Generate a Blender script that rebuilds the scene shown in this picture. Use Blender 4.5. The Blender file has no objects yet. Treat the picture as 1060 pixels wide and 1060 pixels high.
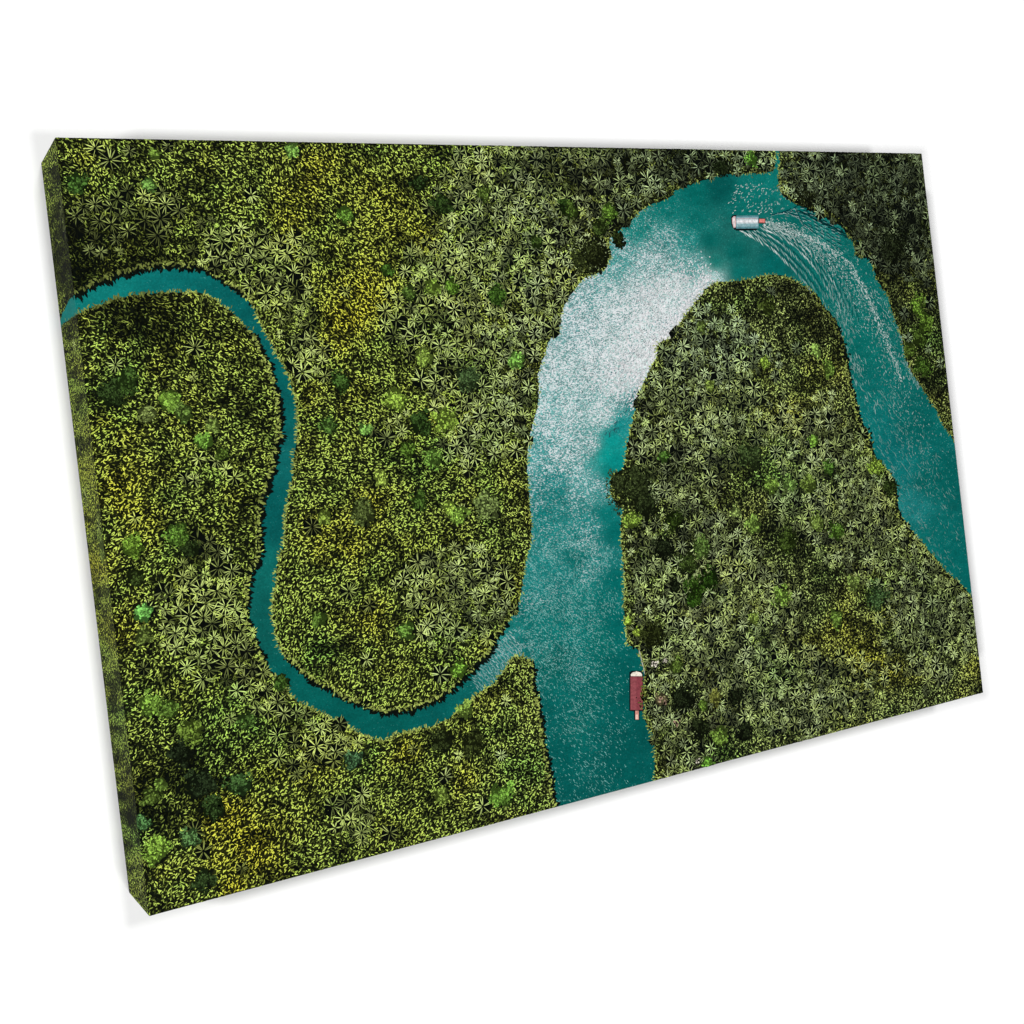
import bpy, math
import numpy as np
from mathutils import Matrix, Vector
from mathutils.geometry import delaunay_2d_cdt
rng = np.random.default_rng(7)
S = bpy.context.scene
COL = S.collection
# ------------------------------------------------------------------ sizes
W, H, D = 0.45, 0.30, 0.0394           # stretched canvas: width, height, depth (metres)
# camera solved from the six visible corners of the canvas
F = 1365.96; PP = (611.5, 484.1)
RV = np.array([-0.02089791, -0.52380522, -0.1162069])
TV = np.array([-0.56453948, 0.57340251, 1.68735304]) * H
def rot(r):
    t = np.linalg.norm(r); k = r / t
    K = np.array([[0, -k[2], k[1]], [k[2], 0, -k[0]], [-k[1], k[0], 0]])
    return np.eye(3) + math.sin(t) * K + (1 - math.cos(t)) * K @ K
R = rot(RV)
CAM = -R.T @ TV                        # in print space: x right, y down, z into the wall (front plane z = 0)
def to_world(p):                       # print space -> Blender world (wall plane y = 0)
    p = np.asarray(p, float)
    return np.stack([p[..., 0], p[..., 2] - D, -p[..., 1]], -1)

# artwork coordinates (as surveyed on the print) -> flat print coordinates (u right, v up, metres);
# u < 0 is the part folded over the left edge
def art(xy):
    xy = np.atleast_2d(np.asarray(xy, float))
    d = np.stack([(xy[:, 0] - PP[0]) / F, (xy[:, 1] - PP[1]) / F, np.ones(len(xy))], 1) @ R
    t = -CAM[2] / d[:, 2]
    P = CAM + d * t[:, None]
    u, v = P[:, 0].copy(), -P[:, 1].copy()
    m = u < 0
    if m.any():
        t2 = -CAM[0] / d[m, 0]
        P2 = CAM + d[m] * t2[:, None]
        u[m] = -P2[:, 2]; v[m] = -P2[:, 1]
    return np.stack([u, v], 1)
def unart(uv):                         # inverse, folding the wrapped margins
    P = fold(uv, 0.0, raw=True)
    C = P @ R.T + TV
    return np.stack([PP[0] + F * C[:, 0] / C[:, 2], PP[1] + F * C[:, 1] / C[:, 2]], 1)
def fold(uv, h, raw=False):
    u, v = uv[:, 0], uv[:, 1]
    h = np.broadcast_to(h, u.shape)
    ox = np.where(u < 0, -u, np.where(u > W, u - W, 0)); oy = np.where(v < 0, -v, np.where(v > H, v - H, 0))
    x = np.where(u < 0, -h, np.where(u > W, W + h, u))
    y = np.where(v < 0, -h, np.where(v > H, H + h, v))
    z = np.where((ox > 0) | (oy > 0), np.minimum(np.maximum(ox, oy), D - 0.0006), -h)
    P = np.stack([x, -y, z], 1)
    return P if raw else to_world(P)

def lin(c):
    c = np.asarray(c, float) / 255.0
    return np.where(c <= 0.04045, c / 12.92, ((c + 0.055) / 1.055) ** 2.4)
KAL = 0.76                             # paint albedo per displayed linear value under this lighting
# ------------------------------------------------------------------ noise
def vnoise(x, y, s, seed):
    g = np.random.default_rng(seed).random((128, 128))
    X = x / s + 31.7; Y = y / s + 17.3
    i = np.floor(X).astype(int); j = np.floor(Y).astype(int)
    a = X - i; b = Y - j; a = a * a * (3 - 2 * a); b = b * b * (3 - 2 * b)
    G = lambda p, q: g[p % 128, q % 128]
    return (G(i, j) * (1 - a) + G(i + 1, j) * a) * (1 - b) + (G(i, j + 1) * (1 - a) + G(i + 1, j + 1) * a) * b
def fbm(x, y, s, seed):
    return (vnoise(x, y, s, seed) + .5 * vnoise(x, y, s / 2, seed + 1) + .25 * vnoise(x, y, s / 4, seed + 2)) / 1.75
# ------------------------------------------------------------------ geography of the artwork
B1 = [(57,352),(64,338),(76.6,328),(88,321),(105,315),(119,310),(139,305.4),(161.5,303.5),(181,302.6),(201,302.6),(218,306.8),(229.5,315.3),(243.6,326.6),(255,339.4),(263.4,346.4),(272,360.6),(277.6,372),(281.8,386),(287,400),(291,417),(291.8,436.8),(289,459.4),(284.7,482),(279,499),(274.8,513),(272,527.4),(270.6,547),(270.6,570),(266,584),(260.7,595),(257.8,615),(256.4,635),(260.7,652),(268,669),(276,688),(286,703),(295,711),(306,725),(320.6,732),(343,743.7),(363,753.5),(377,761.5),(396.8,765.8),(413.8,758.7),(433.6,754.4),(448,751.6),(464.7,743),(476,733),(487,724.7),(501.5,713.4),(513,705),(521,693.6),(530,681),(544,681),(552.5,688),(555,710.6),(559.5,733),(562.4,747.4),(563.8,767),(568,784),(572,807),(576.5,834),(586,872)]
B2 = [(58,346),(62,333),(66.7,320),(75,307),(90.8,299.7),(110.6,289.8),(133,282.7),(153,278),(178.5,276.2),(201,278.5),(215,282.7),(229.5,291.2),(243.6,301),(260.6,315.3),(269,335),(279,352),(287.5,369),(296,383),(302,400),(306,417),(307.4,436.8),(306,462),(303,485),(301.7,502),(297.5,519),(294.6,541.5),(293,564),(287.6,581),(286,598),(283.3,615),(282,635),(284.7,654.7),(290.4,671.7),(299,684),(312,697),(326,708),(343,715.4),(360,726),(374,730),(391,737.5),(416.6,737.5),(433.6,733),(453.4,724.7),(470,713.4),(481.7,702),(496,688),(507,676.6),(515,662),(526,643),(537,624),(541,604),(544.6,581),(550,558.5),(550,538.7),(547.5,516),(546,493),(546,468),(550,442.5),(557,420),(557.6,400),(557.8,384.7),(566,360),(573,345),(579,330),(587.5,311),(601,291.3),(610.8,285.7),(625,279),(632,266),(630.6,249),(639,240.4),(653,229),(667.4,215),(692.8,205),(701,196.5),(724,188),(749.5,181),(780.6,179.5),(797,178),(802.5,170),(803,130)]
B3 = [(807,130),(807,166.8),(806,195),(818,208),(836.4,216.3),(850.6,223.4),(870.4,234.7),(883,251.7),(887.4,265.9),(901.5,268.7),(907,288.5),(918.5,305.5),(924,325),(932.7,348),(937,370.6),(945.4,387.6),(958,407.4),(967,421.5),(975,437),(986.4,455.4),(1002,484)]
B4 = [(1028,641),(1005,616.7),(995,605),(978,590),(964,573),(947,553),(932.7,532),(928.4,510.6),(925.6,496.4),(915.7,482),(907,474),(900,451),(891,431),(881.7,396),(874.6,356),(866,334),(853.4,317),(842,302.7),(828,292.8),(813.8,285.7),(796.8,285),(777,288.5),(760,291.3),(737,294),(721,311),(705.6,331),(695.7,348),(681.5,355),(678.7,370.6),(671.6,384.7),(664.5,401.7),(659,418),(653,442.5),(649,462),(645,484),(634,492),(632,507.6),(636,519),(644.7,524.5),(643,547),(644.7,575.5),(646,598),(646,626.4),(648,648),(650.4,667.5),(660,672),(666.5,693.4),(667,715),(668,747),(675,758.5),(677.8,781),(677.8,806.6),(679,850)]
def smooth(p, step=2.2, jit=0.5):
    p = np.array(p, float); out = []
    for i in range(len(p) - 1):
        a, b, c, d = p[max(i - 1, 0)], p[i], p[i + 1], p[min(i + 2, len(p) - 1)]
        n = max(1, int(np.linalg.norm(c - b) / step))
        for t in np.arange(n) / n:
            out.append(.5 * ((2 * b) + (-a + c) * t + (2 * a - 5 * b + 4 * c - d) * t * t + (-a + 3 * b - 3 * c + d) * t ** 3))
    out.append(p[-1]); out = np.array(out)
    n = out + rng.normal(0, jit, out.shape)
    n[0] = out[0]; n[-1] = out[-1]
    return n
banks = [smooth(b) for b in (B1, B2, B3, B4)]
river_uv = np.concatenate([art(banks[0]), art(banks[3])[::-1], art(banks[2])[::-1], art(banks[1])[::-1]])
def inside(pts, poly):
    x, y = pts[:, 0], pts[:, 1]; c = np.zeros(len(pts), bool)
    a = poly; b = np.roll(poly, -1, 0)
    for (x1, y1), (x2, y2) in zip(a, b):
        if y1 == y2: continue
        m = ((y1 > y) != (y2 > y)) & (x < (x2 - x1) * (y - y1) / (y2 - y1) + x1)
        c ^= m
    return c
# ------------------------------------------------------------------ tone of the forest (artwork units)
def blobs(x, y, L):
    o = np.zeros_like(x)
    for b in L:
        cx, cy, r = b[:3]; w = b[3] if len(b) > 3 else 1
        o = o + w * np.exp(-((x - cx) ** 2 + (y - cy) ** 2) / (2 * (r * .62) ** 2))
    return o
YEL = [(385,215,40),(432,242,28),(380,300,38),(360,335,34),(330,175,30,.6),(120,510,40),(150,525,35,.7),(98,590,26),(122,650,24),(240,862,46,1.2),(268,880,36,1.1),(228,835,24),(350,562,36),(385,522,22),(380,640,26),(440,560,26,.4),(870,660,40,.8),(900,690,34,.9),(1008,692,18,1.2),(812,420,36,.7),(935,700,30,.6),(300,220,44,.6),(460,440,30,.5),(90,160,30,.5),(420,778,18,1.2),(483,804,16,1),(240,920,18,1.3),(355,400,40,.6),(870,380,26,.4),(130,440,40,.5),(95,440,20,.5),(540,620,22,.7),(510,668,16,1),(330,790,40,.5),(270,800,30,.5),(640,470,1)]
DRK = [(170,230,50,.4),(110,200,50,.35),(60,200,40,.3),(130,300,50,.5),(910,190,70,.5),(860,230,40,.4),(950,330,40,.4),(640,190,40,.3),(700,165,40,.4),(180,800,50,.35),(150,840,40,.4),(170,340,60,.3),(850,310,50,.4),(870,350,30,.4),(270,480,24,.4),(300,150,200,.10),(800,520,60,.2),(760,500,50,.2),(900,300,30,.5),(850,170,60,.4),(920,180,60,.4),(945,260,40,.4),(690,470,1),(520,200,40,.2),(860,185,60,.35),(940,300,36,.5),(965,400,30,.6),(620,160,60,.3),(560,190,60,.25),(720,160,50,.3),(930,220,60,.4),(80,320,20,.5),(150,335,50,.9),(235,345,40,.8),(85,290,36,1),(95,250,44,.7),(110,275,44,.6),(150,262,40,.7),(262,430,22,.9),(262,400,22,.8),(262,520,20,.9),(245,560,24,.9),(190,795,40,.95),(215,832,30,1),(125,790,22,.7),(140,830,26,1.1),(170,850,20,.8),(555,165,34,.8),(600,200,36,.5),(640,165,50,.6),(730,160,50,.6),(845,335,42,.9),(780,305,24,.7),(925,250,34,1),(890,215,30,.5),(955,230,34,.8),(900,170,50,.6),(950,200,50,.6),(470,335,26,.7),(525,322,16,1.1),(720,745,32,.9),(845,600,24,.6),(800,565,28,.8),(770,478,28,.7),(882,440,18,.8),(470,560,34,.6),(645,240,22,.8),(105,410,30,.6),(205,225,26,.3),(480,200,26,.3),(420,590,30,.3),(60,250,40,.5),(455,212,14,.9),(433,189,10,.8),(200,575,16,.9),(700,560,22,1),(150,640,16,.3),(960,380,30,.6),(935,330,16,.6),(975,440,20,.7),(880,560,24,.5),(700,790,30,.4),(760,770,26,.7),(200,420,40,.25),(445,815,18,.7),(480,765,26,.6),(455,768,20,.5),(955,520,20,.3)]
GRN = [(120,395,40,.8),(105,420,34,.6),(80,189,14,1),(485,393,24,.8),(540,270,30,.2),(448,345,30,.6),(320,670,50,.6),(440,470,40,.6),(510,520,26,.7),(330,440,20,.8),(250,790,44,.6),(180,560,30,.6),(150,730,40,.6),(230,740,60,.5),(780,475,30,.6),(905,618,26,.9),(815,500,30,.5),(535,800,44,.7),(370,787,22,.7),(150,870,24,.8),(960,350,34,.7),(740,780,30,.6),(800,690,40,.4),(470,690,40,.6),(330,240,20,.3),(120,200,30,.3)]
BRI = [(330,230,60,.5),(390,280,60,.35),(370,340,50,.35),(120,520,50,.4),(110,600,50,.4),(340,580,60,.35),(460,610,40,.3),(520,400,40,.2),(160,480,60,.2),(450,300,60,.1),(420,400,60,.3),(330,500,50,.25),(450,440,60,.3),(510,760,40,.4),(540,740,40,.4),(440,740,50,.3),(240,870,60,.4),(200,900,60,.35),(270,390,1),(300,300,40,.2),(660,440,40,.1),(760,360,40,.15),(750,600,50,.1),(230,640,40,.35),(290,720,20,.5),(340,780,60,.3),(400,700,50,.2),(90,480,40,.2),(310,560,30,.35),(300,440,20,.4),(330,410,30,.2),(840,680,60,.2),(830,480,40,.1),(150,580,40,.15),(500,480,40,.2)]
PALM = [(115,235,44,.7),(170,210,30,.5),(75,225,20,.6),(225,240,26,.5),(265,275,34,.9),(300,320,34,1),(320,370,26,1),(300,270,30,.8),(215,255,24,.6),(480,200,40,.8),(540,180,60,1),(560,240,60,1.2),(500,260,50,1.1),(450,280,36,.9),(520,330,60,1.2),(560,300,40,1.2),(450,340,40,.8),(480,390,44,1),(530,400,40,1.2),(520,440,40,1),(480,460,30,.8),(410,440,20,.7),(410,330,30,.5),(620,180,50,1.2),(620,220,40,1.2),(690,180,40,1.2),(760,165,40,1.2),(840,190,50,1.2),(900,200,60,1.1),(880,240,40,1),(940,180,40,1),(950,260,40,.8),(440,600,34,.9),(480,600,36,1.1),(500,620,34,1.1),(460,640,34,1),(520,630,30,.9),(690,420,44,1.2),(730,370,40,1),(680,450,40,1.2),(720,340,30,.8),(760,360,30,.9),(700,500,40,1.1),(740,440,44,1),(660,560,30,1),(670,600,36,1.1),(700,620,36,1.1),(740,640,44,1.2),(760,600,40,1.1),(690,650,34,1.1),(730,680,40,1.1),(780,660,40,1.1),(800,630,36,.7),(820,560,1),(690,700,34,1),(760,720,34,1),(690,760,34,1),(710,790,30,.9),(740,560,34,.9),(860,500,50,.8),(890,520,40,.8),(830,520,40,.7),(880,560,40,.8),(850,440,40,.7),(800,440,30,.4),(920,570,40,.6),(960,610,40,.8),(990,650,34,.8),(960,690,34,.6),(860,730,44,.7),(820,720,44,.9),(780,700,44,1),(800,380,30,.3),(200,650,40,.9),(220,640,40,1),(235,680,30,.9),(210,590,34,.8),(185,620,26,.6),(270,710,30,1),(290,725,24,1),(345,775,30,.9),(330,760,30,.9),(310,780,30,.6),(370,850,20,.9),(365,840,24,.8),(295,395,14,.8),(240,490,30,.4),(200,480,30,.4),(940,640,40,.5),(890,700,30,.6),(720,480,30,.9),(640,1,1)]
def tone(x, y):
    cl = fbm(x + 6 * fbm(x, y, 15, 91), y, 9, 93); n1 = fbm(x, y, 26, 3); n2 = fbm(x, y, 60, 11); n3 = fbm(x, y, 14, 23)
    yl = np.clip(blobs(x, y, YEL) * .62 + (n1 - .5) * .9, 0, 1)
    dk = np.clip(blobs(x, y, DRK) * .74 + (n3 - .5) * .8 + (n2 - .5) * .2, 0, .97)
    gr = np.clip(blobs(x, y, GRN) + (fbm(x, y, 20, 41) - .52) * 1.4, 0, 1)
    br = 1 + .6 * np.clip(blobs(x, y, BRI), 0, .8) + (n2 - .5) * .35
    br = br * np.clip(1 + (cl - .5) * 4.0, .22, 2.2)
    east = np.clip((x - 450) / 300, 0, 1)
    return yl, dk, gr, br, east
C_MID = lin((172,194,86)); C_YEL = lin((206,204,64)); C_GRN = lin((118,170,74)); C_GRY = lin((160,176,114))
def stroke_col(x, y, rnd, pale=0.0):
    yl, dk, gr, br, east = tone(x, y)
    c = C_MID[None] * (1 - .6 * east[:, None]) + C_GRY[None] * (.6 * east[:, None])
    c = c * (1 - yl[:, None]) + C_YEL[None] * yl[:, None]
    g = (gr * (1 - .6 * yl))[:, None] * .8
    c = c * (1 - g) + C_GRN[None] * g
    return c * ((br * (1 - .88 * dk)) * rnd)[:, None]

# ------------------------------------------------------------------ flat printed marks
class Marks:
    """many small flat leaf-shaped marks of ink collected into one mesh"""
    def __init__(s): s.v = []; s.c = []; s.n = []
    def leaf(s, uv, ang, ln, wd, col, h, bend=None, k=.45, w2=.8, root=0.0):
        # uv (N,2) start points, ang radians, ln/wd metres; six-sided leaf outline
        N = len(uv); ln = np.broadcast_to(ln, N); wd = np.broadcast_to(wd, N)
        bend = np.zeros(N) if bend is None else bend
        d = np.stack([np.cos(ang), np.sin(ang)], 1); p = np.stack([-d[:, 1], d[:, 0]], 1)
        L = ln[:, None]; Wd = wd[:, None] * .5; B = (bend * ln)[:, None] * p
        pts = [uv + d * L * root, uv + d * L * (root + .28) - p * Wd * w2 + B * .25, uv + d * L * (root + k + .25) - p * Wd + B * .7,
               uv + d * L * (root + 1) + B, uv + d * L * (root + k + .2) + p * Wd + B * .7, uv + d * L * (root + .22) + p * Wd * w2 + B * .25]
        s._add(pts, col, h)
    def disc(s, uv, r, col, h, n=6, sq=1.0):
        N = len(uv); r = np.broadcast_to(r, N); a0 = rng.random(N) * 6.28
        pts = []
        for i in range(n):
            a = a0 + i * 2 * math.pi / n; rr = r * rng.uniform(.75, 1.15, N)
            pts.append(uv + np.stack([np.cos(a) * rr, np.sin(a) * rr * sq], 1))
        s._add(pts, col, h)
    def _add(s, pts, col, h):
        col = np.asarray(col, float); mx_ = np.maximum(col.max(-1, keepdims=True) / .9, 1); col = col / mx_
        h = np.broadcast_to(h, len(pts[0])); col = np.broadcast_to(col, (len(h), 3))
        cen = sum(pts) / len(pts)
        u, v = cen[:, 0], cen[:, 1]
        ox = np.maximum(np.maximum(-u, u - W), 0); oy = np.maximum(np.maximum(-v, v - H), 0)
        keep = ~((ox > 0) & (oy > 0)) & (ox < D - .001) & (oy < D - .001)
        # a mark folded over an edge keeps to one direction of folding
        if not keep.any(): return
        V = []
        for q in pts:
            q = q[keep].copy()
            side = ox[keep] > 0
            q[side, 1] = np.clip(q[side, 1], 0, H)
            tb = oy[keep] > 0
            q[tb, 0] = np.clip(q[tb, 0], 0, W)
            mid = ~side & ~tb
            bx = (q[:, 0] < 0) | (q[:, 0] > W)
            q[mid & bx, 1] = np.clip(q[mid & bx, 1], 0, H)
            V.append(fold(q, h[keep]))
        s.v.append(np.stack(V, 1).reshape(-1, 3)); s.n.append(np.full(keep.sum(), len(pts)))
        s.c.append(np.repeat(col[keep], len(pts), 0))
    def build(s, name, mat, parent):
        v = np.concatenate(s.v); n = np.concatenate(s.n); c = np.concatenate(s.c)
        me = bpy.data.meshes.new(name)
        me.vertices.add(len(v)); me.vertices.foreach_set('co', v.astype(np.float32).ravel())
        me.loops.add(len(v)); me.loops.foreach_set('vertex_index', np.arange(len(v), dtype=np.int32))
        me.polygons.add(len(n)); st = np.concatenate([[0], np.cumsum(n)[:-1]]).astype(np.int32)
        me.polygons.foreach_set('loop_start', st)
        me.update(calc_edges=True)
        setcol(me, c)
        return link(name, me, mat, parent)
def setcol(me, c, extra=None):
    a = me.color_attributes.new('ink', 'FLOAT_COLOR', 'POINT')
    al = np.ones((len(c), 1)) if extra is None else extra.reshape(-1, 1)
    a.data.foreach_set('color', np.concatenate([np.clip(c, 0, 1) * KAL, al], 1).astype(np.float32).ravel())
def link(name, me, mat, parent):
    if mat: me.materials.append(mat)
    o = bpy.data.objects.new(name, me); COL.objects.link(o)
    if parent: o.parent = parent
    return o
# ------------------------------------------------------------------ materials
def ink_mat(name, kind):
    m = bpy.data.materials.new(name); m.use_nodes = True; nt = m.node_tree; N = nt.nodes; L = nt.links
    b = N['Principled BSDF']; b.inputs['Roughness'].default_value = .75; b.inputs['Specular IOR Level'].default_value = 0.02
    at = N.new('ShaderNodeAttribute'); at.attribute_name = 'ink'
    tc = N.new('ShaderNodeTexCoord')
    def noise(scale, detail=2, rough=.5, vec=None, dist=0):
        n = N.new('ShaderNodeTexNoise'); n.inputs['Scale'].default_value = scale; n.inputs['Detail'].default_value = detail
        n.inputs['Roughness'].default_value = rough; n.inputs['Distortion'].default_value = dist
        L.new(vec or tc.outputs['Object'], n.inputs['Vector']); return n.outputs['Fac']
    def mth(op, a, b_=None, c=None, cl=False):
        n = N.new('ShaderNodeMath'); n.operation = op; n.use_clamp = cl
        for i, q in enumerate((a, b_, c)):
            if q is None: continue
            if isinstance(q, (int, float)): n.inputs[i].default_value = q
            else: L.new(q, n.inputs[i])
        return n.outputs[0]
    def scale_col(col, f):
        n = N.new('ShaderNodeVectorMath'); n.operation = 'SCALE'; L.new(col, n.inputs[0]); L.new(f, n.inputs['Scale']); return n.outputs[0]
    if kind == 'ground':
        f = mth('MULTIPLY_ADD', noise(900, 3, .7), 3.2, -.9); f = mth('MAXIMUM', f, .25)
        L.new(scale_col(at.outputs['Color'], f), b.inputs['Base Color'])
    elif kind == 'marks':
        f = mth('MULTIPLY_ADD', noise(1100, 2, .6), 1.3, .35)
        L.new(scale_col(at.outputs['Color'], f), b.inputs['Base Color'])
    elif kind == 'water':
        mp = N.new('ShaderNodeMapping'); mp.inputs['Rotation'].default_value = (0, math.radians(-35), 0); mp.inputs['Scale'].default_value = (1, 1, 1.9)
        L.new(tc.outputs['Object'], mp.inputs['Vector'])
        g = at.outputs['Alpha']
        n1 = noise(1150, 1.5, .6, mp.outputs['Vector'], .3)
        n2 = noise(150, 2, .6, mp.outputs['Vector'])
        n3 = noise(2000, 1, .5)
        nn = mth('MULTIPLY_ADD', n1, .8, mth('MULTIPLY', n3, .2))
        # threshold: glitter covers more where g is high
        th = mth('MULTIPLY_ADD', g, -.25, .70)
        th = mth('MULTIPLY_ADD', mth('SUBTRACT', n2, .5), -.22, th)
        d = mth('SUBTRACT', nn, th)
        k = mth('MULTIPLY_ADD', d, 8.0, .35, cl=True)
        k = mth('MULTIPLY', k, mth('MULTIPLY_ADD', g, .35, .55, cl=True))
        f = mth('MULTIPLY_ADD', noise(1300, 2, .6), mth('MULTIPLY_ADD', g, 2.2, .8), mth('MULTIPLY_ADD', g, -1.1, .6))
        f = mth('MULTIPLY', f, mth('MULTIPLY_ADD', n2, .5, .75))
        base = scale_col(at.outputs['Color'], f)
        mx = N.new('ShaderNodeMix'); mx.data_type = 'RGBA'
        L.new(k, mx.inputs[0]); L.new(base, mx.inputs[6])
        gm = N.new('ShaderNodeMix'); gm.data_type = 'RGBA'; c1 = lin((96, 178, 172)) * KAL; c2 = lin((240, 242, 244)) * KAL
        gm.inputs[6].default_value = (*c1, 1); gm.inputs[7].default_value = (*c2, 1); L.new(mth('MULTIPLY_ADD', g, 1.7, -.1, cl=True), gm.inputs[0]); L.new(gm.outputs[2], mx.inputs[7])
        L.new(mx.outputs[2], b.inputs['Base Color'])
    # woven canvas relief
    w = N.new('ShaderNodeBump'); w.inputs['Strength'].default_value = .12; w.inputs['Distance'].default_value = .0002
    L.new(noise(2600, 1, .5), w.inputs['Height']); L.new(w.outputs[0], b.inputs['Normal'])
    return m
M_GROUND = ink_mat('printed_ground_ink', 'ground'); M_MARK = ink_mat('printed_leaf_ink', 'marks'); M_WATER = ink_mat('printed_water_ink', 'water')

root = bpy.data.objects.new('canvas_print', None); COL.objects.link(root)
root['label'] = 'rectangular stretched canvas print of a turquoise river winding through green palm jungle, seen from above'
root['category'] = 'canvas print'
# ------------------------------------------------------------------ canvas body: front and wrapped sides as one cross-shaped sheet + back
def canvas_body():
    st = .0022
    us = np.concatenate([np.linspace(-D, 0, 19), np.linspace(0, W, int(W / st))[1:], np.linspace(W, W + D, 8)[1:]])
    vs = np.concatenate([np.linspace(-D, 0, 8), np.linspace(0, H, int(H / st))[1:], np.linspace(H, H + D, 8)[1:]])
    U, V = np.meshgrid(us, vs, indexing='ij'); uv = np.stack([U.ravel(), V.ravel()], 1)
    P = fold(uv, 0, raw=True); ox = np.maximum(np.maximum(-uv[:, 0], uv[:, 0] - W), 0); oy = np.maximum(np.maximum(-uv[:, 1], uv[:, 1] - H), 0)
    P[:, 2] = np.maximum(ox, oy)
    P = to_world(P)
    nu, nv = len(us), len(vs); idx = np.arange(nu * nv).reshape(nu, nv); faces = []
    for i in range(nu - 1):
        for j in range(nv - 1):
            a = (us[i] + us[i + 1]) / 2; b = (vs[j] + vs[j + 1]) / 2
            if (a < 0 or a > W) and (b < 0 or b > H): continue
            faces.append((idx[i, j], idx[i + 1, j], idx[i + 1, j + 1], idx[i, j + 1]))
    me = bpy.data.meshes.new('canvas'); me.from_pydata(P.tolist(), [], [tuple(map(int, f)) for f in faces])
    xy = unart(uv); c = stroke_col(xy[:, 0], xy[:, 1], np.full(len(xy), .022)) + lin((9, 14, 10))
    setcol(me, c)
    return link('canvas', me, M_GROUND, root)
canvas = canvas_body()
# ------------------------------------------------------------------ river
RC = [ # x, y, glitter, r, g, b
 (64,330,.02,12,112,112),(110,303,.03,14,112,112),(180,290,.03,10,102,104),(240,312,.02,6,88,90),(285,378,.02,6,88,90),(298,430,.02,8,86,88),(296,470,.03,14,94,96),(285,530,.02,6,84,86),(272,600,.03,14,96,94),(268,650,.02,12,88,86),(300,705,.02,6,88,86),(360,742,.02,4,84,82),(405,752,.02,4,84,82),(455,735,.03,5,86,86),(485,712,.1,10,92,92),(505,695,.3,30,110,112),(522,672,.38,40,120,122),(535,655,.34,26,112,112),
 (552,640,.36,14,104,104),(560,600,.4,30,118,120),(575,560,.48,40,124,126),(560,540,.46,24,112,114),(556,470,.66,70,140,144),(565,420,.8,110,158,162),(575,380,.86,130,160,164),(590,340,.86,118,150,156),(605,305,.8,96,146,150),(640,270,.66,70,140,142),(660,235,.4,26,122,120),(690,215,.22,10,108,106),(720,200,.1,4,98,96),(745,195,.04,3,80,80),(780,192,.12,10,104,102),(800,185,.1,10,106,104),(770,215,.1,8,100,98),
 (720,228,.16,10,106,104),(735,250,.04,6,98,96),(760,262,.02,5,96,94),(740,272,.06,12,108,104),(765,282,.04,8,100,98),(800,275,.03,4,92,92),(712,250,.34,30,122,122),(708,272,.62,90,140,142),(722,277,.5,80,140,142),(732,283,.7,150,170,174),(737,291,.8,150,170,174),
 (690,250,.55,60,130,132),(680,270,.76,110,146,150),(700,300,.96,180,184,188),(680,330,.96,178,184,188),(660,300,.86,140,160,164),(640,330,.88,140,158,162),(650,360,.95,170,180,184),(668,370,1.0,200,202,204),(672,360,1.0,205,205,208),(620,380,.9,140,160,164),(600,420,.85,124,156,160),(640,400,.95,165,178,182),(625,430,.85,130,160,164),(645,415,.7,90,140,144),(652,425,.4,50,134,138),(642,440,.2,20,130,134),(633,455,.1,6,140,140),(628,470,.06,4,140,138),(637,478,.04,4,130,130),(630,490,.03,4,122,120),
 (612,460,.8,110,152,156),(590,470,.76,90,144,148),(575,500,.56,40,124,128),(574,510,.44,22,112,114),(600,500,.72,80,142,146),(620,500,.7,80,142,146),(624,515,.5,60,132,134),(628,530,.08,5,110,110),(638,550,.03,3,100,100),(636,600,.03,3,96,96),(640,650,.03,3,92,92),(652,690,.03,3,86,86),(650,730,.05,3,84,84),(660,780,.04,3,82,82),(645,800,.08,3,84,84),
 (612,540,.5,36,120,122),(600,560,.48,36,120,122),(598,577,.3,14,102,102),(612,585,.48,40,122,124),(622,580,.4,34,118,120),(580,600,.42,28,114,116),(600,620,.42,22,112,112),(626,620,.28,10,102,102),(565,640,.38,18,108,108),(600,650,.38,14,104,104),(625,660,.24,8,100,98),(545,665,.36,14,100,100),(570,690,.28,8,96,94),(600,700,.34,10,98,98),(625,710,.14,4,90,88),(570,740,.14,5,88,88),(600,750,.3,8,94,92),(625,760,.18,4,86,86),(580,790,.1,3,84,84),(610,800,.2,6,86,86),(640,760,.1,3,84,84),(600,830,.12,4,84,84),
 (850,240,.26,20,108,106),(820,230,.1,8,98,96),(870,260,.2,8,98,96),(880,300,.26,8,100,98),(850,280,.12,8,96,94),(900,330,.24,8,98,96),(885,370,.16,8,98,96),(910,400,.18,8,98,98),(930,370,.24,8,96,94),(905,440,.16,12,104,106),(950,440,.14,6,92,92),(930,490,.2,16,108,112),(920,470,.16,10,100,104),(960,500,.14,6,92,92),(945,520,.22,26,112,116),(980,500,.08,5,90,90),(970,560,.12,8,98,98),(990,580,.08,5,92,92),(1000,605,.06,5,90,90)]
RC = np.array(RC, float)
def river_attr(x, y):
    col = np.empty((len(x), 3)); g = np.empty(len(x))
    for s in range(0, len(x), 4000):
        q = slice(s, s + 4000)
        d2 = (x[q, None] - RC[None, :, 0]) ** 2 + (y[q, None] - RC[None, :, 1]) ** 2
        w = 1 / (d2 + 30) ** 2.0; w /= w.sum(1, keepdims=True)
        g[q] = w @ RC[:, 2]; col[q] = w @ lin(RC[:, 3:6])
    g = g + (fbm(x, y, 30, 71) - .5) * .3 * np.clip(g * 3, 0, 1)
    col = col * (1 + (fbm(x, y, 22, 61) - .5) * .35)[:, None] * np.array([.85, 1.16, 1.04])
    return np.clip(g, 0, 1), col
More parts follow.
